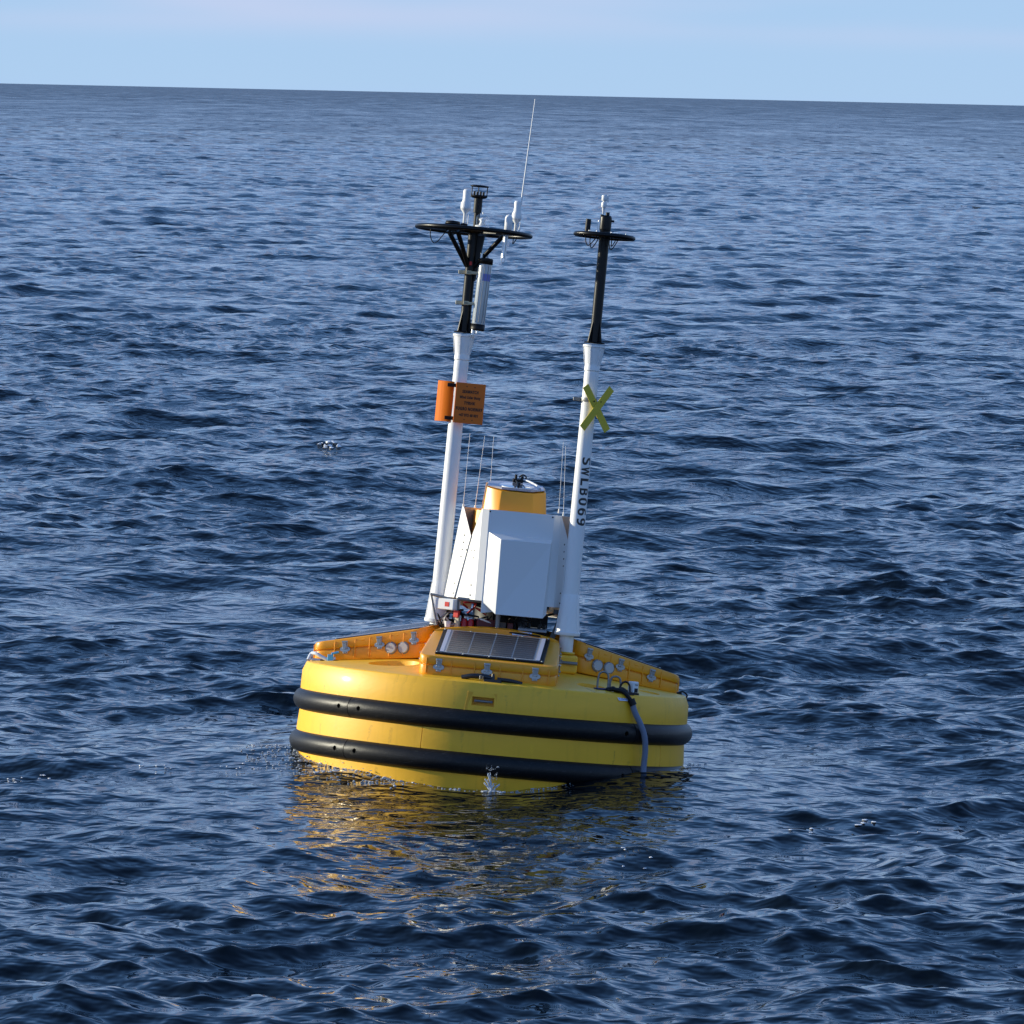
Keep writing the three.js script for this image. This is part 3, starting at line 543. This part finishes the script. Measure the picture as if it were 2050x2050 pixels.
{ // right mast: small ring, yellow-green cross
  const X = 0.458, Z = 0.33, m = mast(X, Z, M.mastLettered, 'right white mast with black lettering down its side');
  part('upper_pole', merge([rod([0, 2.655, 0], [0, 3.52, 0], 0.0365, 0.0365, 24), upperFins, upperPlate, lathe([[0.038, 3.44], [0.041, 3.45], [0.041, 3.53], [0.034, 3.545], [0.0001, 3.548]], 26), rod([-0.03, 3.535, 0], [-0.03, 3.55, 0], 0.012), rod([0.03, 3.51, 0], [0.058, 3.51, 0], 0.008), rod([0.008, 3.54, 0], [0.008, 3.568, 0], 0.014)]), M.black, m);
  const ry = 3.402;
  part('instrument_ring', merge([new THREE.TorusGeometry(0.20, 0.017, 14, 60).rotateX(Math.PI / 2).translate(0, ry, 0), lathe([[0.0001, ry + 0.012], [0.2, ry + 0.012], [0.2, ry - 0.006], [0.0001, ry - 0.006]], 48)]), M.black, m);
  part('ring_screw', merge([-150, -120, -40, -20, 15, 35, 60].map((a) => new THREE.CylinderGeometry(0.006, 0.006, 0.012, 8).translate(...rot(a, 0.17, ry + 0.02)))), M.alu, m);
  part('weather_sensor', merge([lathe([[0.0001, 3.555], [0.006, 3.555], [0.006, 3.575], [0.009, 3.585], [0.009, 3.598], [0.0155, 3.602], [0.0155, 3.633], [0.008, 3.637], [0.008, 3.643], [0.0165, 3.646], [0.0175, 3.678], [0.013, 3.684], [0.0001, 3.686]], 22), boxAt(0.012, 0.05, 0.01, 0.02, 3.662, 0)]).scale(1.2, 1, 1.2).translate(-0.024, 0, 0.02), M.plastic, m);
  part('stub_post', rod([-0.124, ry + 0.01, 0.1], [-0.122, 3.505, 0.1], 0.019, 0.019, 20), M.blackMatt, m);
  part('thin_post', merge([rod([-0.05, ry + 0.01, 0.12], [-0.048, 3.50, 0.12], 0.008, 0.008, 10), lathe([[0.0001, ry], [0.014, ry + 0.008], [0.012, ry + 0.026], [0.0001, ry + 0.03]], 14).translate(-0.05, 0, 0.12)]), M.alu, m);
  part('cable_loop', merge([loop(-0.13, 0.08, -0.07, 0.1, ry - 0.01, 0.07), loop(-0.1, 0.1, -0.05, 0.1, ry - 0.01, 0.085), loop(0.035, 0.08, 0.085, 0.06, ry - 0.01, 0.085), loop(0.05, 0.08, 0.075, 0.02, ry - 0.01, 0.06)]), M.blackMatt, m);
  const cr = part('cross_mark', merge([1, -1].map((s) => boxAt(0.054, 0.37, 0.005, 0, 0, s > 0 ? 0 : 0.0065, 0, 0, s * 37 * RAD, 0.001))), M.cross, m, 'yellow-green diagonal cross');
  cr.position.set(0.055, 2.203, 0.075); cr.rotation.y = 36 * RAD;
  part('cross_bolt', merge([-0.03, 0.028].map((x) => new THREE.CylinderGeometry(0.005, 0.005, 0.006, 8).rotateX(Math.PI / 2).translate(x, 0.048, 0.008))), M.blackMatt, cr);
  part('cross_clamp', merge([lathe([[0.053, 2.245], [0.058, 2.245], [0.058, 2.272], [0.053, 2.272]], 30), boxAt(0.05, 0.026, 0.03, -0.085, 2.258, 0.0), boxAt(0.03, 0.026, 0.04, 0.03, 2.25, 0.06)]), M.dullSteel, m);
  part('mast_socket', merge([boxAt(0.15, 0.13, 0.15, 0, 0.415, 0, 20 * RAD, 0, 0, 0.02), lathe([[0.0001, 0.482], [0.066, 0.48], [0.066, 0.50], [0.0001, 0.50]], 24)]), M.hull, m);
  part('socket_pin', merge([rod([-0.06, 0.425, 0.08], [0.09, 0.425, 0.09], 0.012), boxAt(0.05, 0.03, 0.02, -0.04, 0.43, 0.085)]), M.dullSteel, m);
}

// ---- lidar and its three white wind shields
const POD = V(0.045, 0, 0);
{
  const H0 = 0.80, H1 = 1.437, A = (h) => mix(0.405, 0.33, (h - H0) / (H1 - H0)), hw = 0.228, cx = 0.046, cz = 0.032;
  // a sheet of given thickness over a polygon of points (fan order, counter-clockwise from outside)
  const sheet = (pts, t = 0.003) => {
    const p = pts.map((q) => V(...q)), n = new THREE.Vector3().crossVectors(p[1].clone().sub(p[0]), p[2].clone().sub(p[0])).normalize(), b = p.map((q) => q.clone().addScaledVector(n, -t)), v = [];
    const tri = (x, y, z) => v.push(...x.toArray(), ...y.toArray(), ...z.toArray());
    for (let i = 1; i < p.length - 1; i++) { tri(p[0], p[i], p[i + 1]); tri(b[0], b[i + 1], b[i]); }
    for (let i = 0; i < p.length; i++) { const j = (i + 1) % p.length; tri(p[i], b[i], p[j]); tri(p[j], b[i], b[j]); }
    const g = new THREE.BufferGeometry(); g.setAttribute('position', new THREE.BufferAttribute(new Float32Array(v), 3)); g.computeVertexNormals(); return g;
  };
  const fairLeftBase = (h) => [-0.219, h, A(h)];
  const hb = 0.715, Ab = A(0.715);
  // front sheet + two folded strips
  const front = [sheet([[-hw, hb, Ab], [hw, H0, A(H0)], [hw, H1, A(H1)], [-hw, H1, A(H1)]]), sheet([[-hw - cx, H0, A(H0) - cz], [-hw, H0, A(H0)], [-hw, H1, A(H1)], [-hw - cx, H1, A(H1) - cz]]), sheet([[hw, H0, A(H0)], [hw + cx, H0, A(H0) - cz], [hw + cx, H1, A(H1) - cz], [hw, H1, A(H1)]])];
  const dir = (s) => [s * 0.5, -0.866];
  const flapPt = (s, f, h, w, inset = 0) => { const z0 = A(h) - cz, x0 = s * (hw + cx), L = mix(0.368, 0.247, (h - H0) / (H1 - H0)) * f; const d = dir(s); return [x0 + d[0] * L - s * 0.866 * inset, h, z0 + d[1] * L - 0.5 * inset]; };
  const hm = H1 - 0.31 * (H1 - H0);
  // the right flap of each shield lies over the left flap of its neighbour
  const lf = [flapPt(-1, 0, H0, 0, 0.010), flapPt(-1, 0, H1, 0, 0.003), flapPt(-1, 0.02, H1, 0, 0.003), flapPt(-1, 0.41, hm, 0, 0.010), flapPt(-1, 0.82, H0, 0, 0.010)].reverse();
  const rf = [flapPt(1, 0.0, H0), flapPt(1, 0, H1), flapPt(1, 0.04, H1), flapPt(1, 0.60, hm), flapPt(1, 0.31, H0)];
  const fr = sheet(lf), fl = sheet([...rf]);
  // the box-like fairing
  const T = [[-0.219, 1.28, A(1.28)], [hw, 1.262, A(1.262)], [0.216, 1.236, A(1.236) + 0.045], [-0.138, 1.236, A(1.236) + 0.115]];
  const B = [[-0.219, 0.79, A(0.79)], [hw, 0.745, A(0.745)], [0.2, 0.717, A(0.717) + 0.05], [-0.132, 0.717, A(0.717) + 0.085]];
  const fairing = merge([sheet([T[3], T[2], T[1], T[0]]), sheet([B[3], B[2], T[2], T[3]]), sheet([B[0], B[3], T[3], T[0]]), sheet([B[2], B[1], T[1], T[2]]), sheet([B[0], B[1], B[2], B[3]])]);
  const boltGeo = new THREE.CylinderGeometry(0.006, 0.006, 0.006, 8).rotateX(Math.PI / 2);
  const bolts = [[[-hw + 0.006, H1 - 0.015, A(H1) + 0.002], 0], [[hw - 0.012, H1 - 0.015, A(H1) + 0.002], 0], ...[[0.2, 1.24], [0.2, 1.19], [0.2, 1.14], [0.31, 1.14], [0.2, 1.09], [0.2, 0.90], [0.2, 0.83]].flatMap(([f, h]) => [[flapPt(-1, f, h, 0, 0.006), -60], [flapPt(1, h < 1 ? 0.26 : f * 1.6, h, 0, -0.002), 60]])];
  const frontGeo = merge(front);
  for (const [az, where] of [[4, 'front'], [-116, 'left'], [124, 'rear']]) {
    const s = part('wind_shield', frontGeo, M.shield, buoy, 'folded white sheet-metal wind shield at the ' + where);
    s.position.set(POD.x, BASE, POD.z); s.rotation.y = az * RAD;
    part('shield_flap', fr, M.shield, s); part('shield_flap', fl, M.shield, s); if (where !== 'left') part('shield_fairing', fairing, M.shield, s); for (const [p, n] of bolts) { const k = part('shield_bolt', boltGeo, M.blackMatt, s); k.position.set(...p); k.rotation.y = n * RAD; }
  }
  // lidar head
  const lidarShape = (w, c) => { const s = new THREE.Shape(), r = 0.035; const p = [[-w, -w + c], [-w + c, -w], [w - c, -w], [w, -w + c], [w, w - c], [w - c, w], [-w + c, w], [-w, w - c]]; p.forEach((q, i) => { const a = p[(i + 7) % 8], b = p[(i + 1) % 8], u = (from) => { const d = Math.hypot(from[0] - q[0], from[1] - q[1]); return [q[0] + (from[0] - q[0]) * r / d, q[1] + (from[1] - q[1]) * r / d]; }; const e = u(a), f = u(b); i ? s.lineTo(...e) : s.moveTo(...e); s.quadraticCurveTo(...q, ...f); }); s.closePath(); return s; };
  const prism = (w0, w1, c, y0, y1, slope, bevel) => {
    const g = new THREE.ExtrudeGeometry(lidarShape(1, c / w1), { depth: 1, steps: 1, bevelEnabled: false, curveSegments: 5 }).rotateX(-Math.PI / 2), p = g.attributes.position;
    for (let i = 0; i < p.count; i++) { const t = p.getY(i), w = mix(w0, w1, t); const x = p.getX(i) * w, z = p.getZ(i) * w; p.setXYZ(i, x, mix(y0, y1 - z * slope, t), z); }
    g.deleteAttribute('normal'); g.computeVertexNormals(); void bevel;
    return crease(g, 34);
  };
  const slope = Math.tan(9 * RAD);
  const head = part('lidar_unit', merge([prism(0.234, 0.206, 0.095, 1.30, 1.605, slope), prism(0.29, 0.27, 0.1, 1.0, 1.425, 0)]), M.lidar, buoy, 'yellow lidar unit standing between the shields');
  head.position.set(0.012, BASE, 0); head.rotation.y = 3 * RAD;
  part('lidar_top', prism(0.198, 0.194, 0.088, 1.60, 1.614, slope), std('pale_grey_cover', [0.46, 0.46, 0.53], 0.4), head);
  const onTop = (g) => g.rotateX(Math.atan(slope)).translate(0, 1.616, 0);
  part('lidar_window', onTop(lathe([[0.0001, 0.004], [0.115, 0.004], [0.12, 0], [0.0001, -0.002]], 40)), M.windowGrey, head);
  part('window_rim', onTop(new THREE.TorusGeometry(0.122, 0.005, 8, 40).rotateX(Math.PI / 2)), M.plastic, head);
  part('wiper', onTop(merge([boxAt(0.09, 0.03, 0.05, 0.02, 0.022, -0.14), rod([0.0, 0.03, -0.14], [0.0, 0.075, -0.14], 0.012), rod([0.045, 0.02, -0.13], [0.06, 0.06, -0.15], 0.012), tube([[0.07, 0.02, -0.13], [0.09, 0.06, -0.14], [0.06, 0.075, -0.15], [0.03, 0.05, -0.16]], 0.007, 16), rod([0.0, 0.028, -0.13], [0.02, 0.012, 0.06], 0.007), boxAt(0.02, 0.014, 0.14, 0.015, 0.013, 0.02), rod([0.02, 0.02, 0.06], [0.02, 0.045, 0.06], 0.011)]).scale(0.8, 0.8, 1)), M.blackMatt, head);
  part('wash_pipe', onTop(tube([[0.06, 0.03, -0.13], [0.1, 0.025, -0.08], [0.15, 0.015, 0.02], [0.165, 0.004, 0.06]], 0.007, 18)), M.plastic, head);
  part('head_bolt', merge([[-0.155, 1.38, 0.177], [-0.16, 1.56, 0.162]].map((p) => new THREE.CylinderGeometry(0.009, 0.009, 0.006, 8).rotateX(Math.PI / 2).rotateY(-45 * RAD).translate(...p)).slice(0, 1).concat([new THREE.CylinderGeometry(0.005, 0.005, 0.006, 8).rotateX(Math.PI / 2).translate(0.02, 1.41, 0.231)])), M.blackMatt, head);
  // thin upright rods
  for (const [x, z, y0, y1, lean] of [[-0.345, -0.12, 1.43, 1.955, 0.0], [-0.262, -0.2, 1.43, 1.948, 0.022], [-0.165, -0.3, 1.43, 1.95, -0.012], [0.33, -0.2, 1.46, 1.955, -0.015], [0.365, -0.26, 1.44, 1.93, -0.03]]) part('thin_rod', merge([rod([x, y0, z], [x + lean, y1, z], 0.0026, 0.0018, 6), rod([x, y0 - 0.005, z], [x, y0 + 0.025, z], 0.008, 0.006, 8)]), M.plastic);
}

// ---- lower frame and clutter under the shields
part('core_housing', merge([boxAt(0.3, 0.16, 0.2, 0.17, 0.66, -0.05),lathe([[0.0001, 0.30], [0.21, 0.30], [0.21, 0.78], [0.0001, 0.78]], 32), boxAt(0.5, 0.02, 0.5, 0.03, 0.79, 0, 10 * RAD)]), M.blackMatt);
part('support_frame', merge([rod([-0.32, 0.797, 0.31], [-0.03, 0.792, 0.33], 0.0135), rod([-0.03, 0.80, 0.33], [-0.03, 0.52, 0.33], 0.017), boxAt(0.05, 0.06, 0.02, -0.03, 0.80, 0.33), rod([-0.51, 0.81, 0.26], [-0.37, 0.79, 0.30], 0.010), rod([-0.505, 0.80, 0.26], [-0.45, 0.60, 0.27], 0.008), rod([-0.32, 0.80, 0.31], [-0.32, 0.55, 0.28], 0.012)]), M.dullSteel);
part('support_frame', merge([boxAt(0.11, 0.035, 0.03, 0.405, 0.765, 0.30, 0, 0, -0.05), boxAt(0.036, 0.27, 0.02, 0.377, 0.645, 0.33, 0, 0, -0.33)]), std('dark_steel', [0.06, 0.06, 0.06], 0.5, { metalness: 0.3 }));
const jb = part('junction_box', boxAt(0.155, 0.078, 0.09, 0, 0, 0, 0, 0, 0, 0.008), M.plastic, buoy, 'white box with a red square');
jb.position.set(-0.385, BASE + 0.752, 0.27); jb.rotation.y = -34 * RAD;
part('red_mark', boxAt(0.036, 0.032, 0.003, 0.022, 0.0, 0.0462, 0, 0, 0, 0.001), M.redBright, jb);
part('strap_post', merge([boxAt(0.036, 0.12, 0.02, -0.31, 0.62, 0.31, -0.6)]), M.beige);
part('red_band', boxAt(0.041, 0.048, 0.026, -0.318, 0.69, 0.315, -0.6), M.redBright);
for (const x of [-0.262, -0.215]) part('red_bottle', crease(lathe([[0.0001, 0.54], [0.024, 0.54], [0.024, 0.645], [0.015, 0.662], [0.0001, 0.665]], 18), 40).translate(x, 0, 0.28), M.red);
part('red_box', boxAt(0.13, 0.12, 0.12, -0.12, 0.61, 0.25, 0.2), M.maroon); part('red_box', boxAt(0.04, 0.10, 0.08, 0.06, 0.61, 0.26), M.maroon);
part('grey_box', boxAt(0.05, 0.10, 0.08, 0.005, 0.61, 0.26), std('grey_brown_box', [0.10, 0.085, 0.08], 0.6));
part('connector_tray', boxAt(0.2, 0.016, 0.10, 0.215, 0.632, 0.30, 0, 0.15), M.trayGrey);
for (const x of [0.155, 0.19, 0.26, 0.295]) part('connector', crease(lathe([[0.0001, 0.64], [0.012, 0.64], [0.012, 0.655], [0.009, 0.672], [0.0001, 0.675]], 12), 30).translate(x, 0, 0.30), M.blackMatt);
part('white_cup', crease(lathe([[0.0001, 0.595], [0.018, 0.595], [0.024, 0.635], [0.0001, 0.635]], 16), 30).translate(-0.375, 0, 0.32), M.plastic);
seedState = 4242;
for (const [name, mat, n, x0, x1] of [['cable', M.blackMatt, 26, -0.46, -0.02], ['cable', M.dullSteel, 7, -0.44, -0.05], ['cable', M.red, 5, -0.30, -0.08], ['cable', M.plastic, 5, -0.42, -0.1], ['cable', M.blackMatt, 8, 0.1, 0.36]]) {
  const list = [];
  for (let i = 0; i < n; i++) { const x = rr(x0, x1), y = rr(0.58, 0.74), z = rr(0.20, 0.27); list.push(tube([[x, y, z], [x + rr(-0.05, 0.05), y + rr(-0.06, 0.05), z + rr(0, 0.05)], [x + rr(-0.09, 0.09), y + rr(-0.08, 0.04), z + rr(0, 0.06)], [x + rr(-0.12, 0.12), y - rr(0.02, 0.14), z + rr(-0.03, 0.03)]], rr(0.004, 0.009), 14)); }
  part('cable_bundle', merge(list), mat); void name;
}

// ---- deck fittings
part('cleat', merge([tube([[-0.24, 0.283, 1.22], [-0.17, 0.30, 1.24], [-0.10, 0.303, 1.24], [-0.02, 0.292, 1.23]], 0.017, 24).scale(1, 1, 1), tube([[0.0, 0.292, 1.23], [0.1, 0.288, 1.235], [0.17, 0.276, 1.225]], 0.014, 20), boxAt(0.12, 0.022, 0.05, -0.03, 0.278, 1.255, -0.05), rod([-0.03, 0.28, 1.25], [-0.03, 0.325, 1.24], 0.011)]), std('black_strap', [0.012, 0.013, 0.018], 0.4));
part('cleat_bolt', merge([rod([-0.115, 0.285, 1.265], [-0.115, 0.31, 1.27], 0.007), rod([-0.10, 0.285, 1.265], [-0.10, 0.305, 1.27], 0.007)]), M.steel);
const uBolt = (az, r, w, h) => { const [x, y, z] = rot(az, r, 0.296 + (1 - r) * 0.12); return tube([[-w, 0, 0], [-w, h * 0.6, 0], [-w * 0.75, h * 0.9, 0], [0, h, 0], [w * 0.75, h * 0.9, 0], [w, h * 0.6, 0], [w, 0, 0]], 0.0072, 40).rotateY(8 * RAD).translate(x, y, z); };
part('lifting_eye', merge([uBolt(37.5, 1.19, 0.036, 0.13)]), M.dullSteel); part('lifting_eye', merge([uBolt(42.5, 1.2, 0.036, 0.105)]), M.dullSteel);
part('eye_plate', boxAt(0.12, 0.014, 0.05, ...rot(37.5, 1.19, 0.284), 37 * RAD), M.navy);
part('deck_shackle', merge([tube([[0.86, 0.28, 0.93], [0.89, 0.30, 0.93], [0.92, 0.285, 0.94], [0.95, 0.30, 0.92], [0.99, 0.28, 0.91]], 0.012, 30), tube([[0.93, 0.28, 0.9], [0.95, 0.335, 0.9], [0.975, 0.35, 0.9], [1.0, 0.33, 0.89], [1.01, 0.28, 0.89]], 0.007, 26), boxAt(0.06, 0.03, 0.04, 0.93, 0.288, 0.92, 0.6), boxAt(0.07, 0.02, 0.05, 1.0, 0.27, 0.90, 0.8)]), std('dark_shackle', [0.03, 0.02, 0.02], 0.5, { metalness: 0.4 })).position.set(-0.095, BASE, 0.045);
const bx = part('white_sensor_box', boxAt(0.058, 0.078, 0.052, 1.04, 0.315, 0.84, 50 * RAD, 0, 0, 0.008), M.plastic);
bx.position.set(-0.105, BASE, 0.05);
part('box_slot', merge([boxAt(0.03, 0.006, 0.004, 1.061, 0.333, 0.857, 50 * RAD), boxAt(0.034, 0.028, 0.004, 1.061, 0.295, 0.858, 50 * RAD), boxAt(0.07, 0.02, 0.06, 1.04, 0.267, 0.84, 50 * RAD)]), M.blackMatt, bx);
const decal = part('deck_label', new THREE.PlaneGeometry(0.105, 0.03).rotateX(-0.75), blueLabel); decal.position.set(...rot(40.5, 1.347, BASE + 0.232)); decal.rotation.y = 40.5 * RAD;
// hose hanging over the side
part('hose', (() => {
  const p = [[40, 1.30, 0.285], [41.5, 1.345, 0.262], [42.6, 1.375, 0.22], [43.6, 1.39, 0.15], [45.2, 1.41, 0.08], [46.6, 1.428, 0.0], [47.6, 1.428, -0.1], [48, 1.42, -0.22], [47.9, 1.428, -0.32], [47.6, 1.43, -0.5], [47.6, 1.43, -0.75]].map(([a, r, y]) => rot(a, r, y));
  return new THREE.TubeGeometry(new THREE.CatmullRomCurve3(p.slice(2).map((q) => V(...q))), 80, 0.0205, 14);
})(), M.hose);
part('hose_clamp', merge([tube([rot(38, 1.22, 0.285), rot(39.5, 1.29, 0.29), rot(41, 1.335, 0.275), rot(42.5, 1.372, 0.225)], 0.014, 24), rod(rot(42.4, 1.37, 0.235), rot(43, 1.385, 0.195), 0.025, 0.025, 14)]), M.blackMatt);
// fittings on the far left rim
part('rim_rope', merge([tube([rot(-83, 1.33, 0.27), rot(-84, 1.31, 0.315), rot(-82, 1.28, 0.32), rot(-81, 1.24, 0.30), rot(-80, 1.19, 0.285), rot(-80, 1.15, 0.30)], 0.013, 30), tube([rot(-84, 1.30, 0.275), rot(-83, 1.25, 0.275), rot(-82, 1.2, 0.275)], 0.012, 20)]), M.rope);
part('rim_shackle', merge([boxAt(0.04, 0.05, 0.03, ...rot(-80, 1.185, 0.30)), rod(rot(-80, 1.18, 0.33), rot(-80, 1.13, 0.345), 0.008)]), M.cyan);
part('rim_cable', tube([rot(-81, 1.25, 0.275), rot(-80, 1.17, 0.285), rot(-77, 1.08, 0.275)], 0.008, 20), M.blackMatt);
part('mooring_eye', merge([tube([rot(92, 1.27, 0.275), rot(92, 1.315, 0.288), rot(92, 1.345, 0.265), rot(92, 1.338, 0.245)], 0.006, 20), boxAt(0.05, 0.016, 0.03, ...rot(92, 1.29, 0.275), 92 * RAD)]), M.blackMatt);

// place it: leaning to the right and away from the camera
buoy.rotation.set(-4.1 * RAD, 0, -4.15 * RAD, 'ZXY');
{
  const want = V(-0.103, 0.353, 0), off = V(0, BASE, 0).applyEuler(buoy.rotation);     // where the middle of the upper fender is
  buoy.position.copy(want.sub(off));
}

// ---- foam, bubbles and a splash round the hull
M.foam = std('white_foam', [0.80, 0.82, 0.84], 0.5);
M.drop = std('water_drop', [0.75, 0.80, 0.85], 0.12, { transmission: 0.35, thickness: 0.01, ior: 1.333 });
seedState = 991;
const fleck = (w, h, d) => { const g = new THREE.IcosahedronGeometry(1, 3), p = g.attributes.position, o = rr(0, 50); for (let i = 0; i < p.count; i++) { const k = 1 + 0.75 * fbm(p.getX(i) * 1.6 + o, p.getY(i) * 1.6, p.getZ(i) * 1.6, 3); p.setXYZ(i, p.getX(i) * w * k, p.getY(i) * h * k, p.getZ(i) * d * k); } g.computeVertexNormals(); return g; };
{
  const list = [], lay = (x, z, w, d, h = 0.004) => { const s = seaUnder(x, z); list.push(fleck(w, h, d).rotateY(rr(0, 3)).translate(s.x, s.y + 0.001, s.z)); };
  for (const [x, z, n, spread, size] of [[2.38, 2.5, 4, 0.07, 0.028], [1.94, 2.9, 3, 0.12, 0.016], [1.28, 3.3, 3, 0.10, 0.018], [1.68, 5.0, 1, 0, 0.016], [2.6, 3.0, 4, 0.25, 0.012], [0.6, 4.4, 5, 0.35, 0.012], [0.3, 7.4, 3, 0.15, 0.013], [-3.25, 1.05, 16, 0.16, 0.012], [-2.45, 0.9, 8, 0.2, 0.010], [-1.9, 0.8, 8, 0.2, 0.010]])
    for (let i = 0; i < n; i++) lay(x + rr(-1, 1) * spread, z + rr(-1, 1) * spread * 0.8, size * rr(0.5, 1.3), size * rr(0.4, 0.9));
  for (let i = 0; i < 26; i++) { let best = [-9, 0]; for (let z = -37.4; z < -34.4; z += 0.05) { const h = seaHeight(-2.38, z); if (h > best[0]) best = [h, z]; } lay(-2.38 + rr(-0.15, 0.12), best[1] + rr(-0.05, 0.22), rr(0.006, 0.026), rr(0.02, 0.05), rr(0.005, 0.018)); }
  const foam = new THREE.Mesh(merge(list), M.foam); foam.name = 'sea_foam'; foam.castShadow = foam.receiveShadow = true;
  foam.userData = { kind: 'stuff', label: 'small white foam flecks scattered on the dark sea', category: 'foam' };
  scene.add(foam);
}
{ // bubbles and drops where the water washes along the hull
  const N = 620, clump = [-92, -84, -73, -66, -58, -47, -39, -31], g = new THREE.IcosahedronGeometry(1, 1), im = new THREE.InstancedMesh(g, M.drop, N), q = new THREE.Matrix4();
  for (let i = 0; i < N; i++) {
    const u = rnd(), az = i < 430 ? (rnd() < 0.6 ? clump[Math.floor(u * 8)] + (rnd() + rnd() - 1) * 6 : mix(-98, -22, u)) : i < 540 ? mix(-30, 25, u) : mix(60, 95, u);
    const far = Math.pow(rnd(), 2.2), r = 1.36 + 0.02 + far * (i < 430 ? 0.42 : 0.14), x = -0.10 + Math.sin(az * RAD) * r, z = Math.cos(az * RAD) * r;
    const s = rr(0.0018, 0.0048) * (i < 430 ? 1.2 : 0.9) * (rnd() < 0.07 ? 2.0 : 1), up = i < 430 && rnd() < 0.12 ? rr(0, 0.05) * (1 - far) : 0;
    q.makeScale(s * rr(0.8, 2.6), s * rr(0.5, 1), s * rr(0.8, 1.6)); q.setPosition(x, seaHeight(x, z) + up + s * 0.2, z); im.setMatrixAt(i, q);
  }
  im.name = 'wash_bubbles'; im.castShadow = im.receiveShadow = true;
  im.userData = { kind: 'stuff', label: 'white bubbles and drops washing along the yellow hull', category: 'foam' };
  scene.add(im);
}
{ // small upright splash in front of the hull
  const x0 = -0.095, z0 = 1.46, y0 = seaHeight(x0, z0), list = [];
  for (let i = 0; i < 11; i++) {
    const a = rr(-1, 1), h = rr(0.05, 0.155) * (1 - 0.35 * Math.abs(a)), lean = a * 0.045;
    const pts = []; for (let k = 0; k <= 5; k++) { const t = k / 5; pts.push([x0 + a * 0.012 + lean * t * t + rr(-0.004, 0.004), y0 - 0.01 + h * t, z0 + rr(-0.006, 0.006)]); }
    const t = tube(pts, rr(0.003, 0.0065), 14); list.push(t);
    list.push(fleck(0.0045, 0.007, 0.0045).translate(...pts[5]));
  }
  for (let i = 0; i < 80; i++) { const h = Math.pow(rnd(), 1.3) * 0.18; list.push(new THREE.IcosahedronGeometry(rr(0.0014, 0.0038), 1).translate(x0 + rr(-0.05, 0.045) * (0.35 + h * 4), y0 + h, z0 + rr(-0.03, 0.03))); }
  for (let i = 0; i < 16; i++) { const x = x0 + rr(-0.06, 0.09), z = z0 + rr(-0.03, 0.07); list.push(fleck(rr(0.006, 0.014), 0.005, rr(0.006, 0.012)).translate(x, seaHeight(x, z) + 0.002, z)); }
  const m = new THREE.Mesh(merge(list), M.drop); m.name = 'water_splash'; m.castShadow = m.receiveShadow = true;
  m.userData = { kind: 'stuff', label: 'small upright white splash of water at the front of the hull', category: 'splash' };
  scene.add(m);
}
renderer.render(scene, camera);
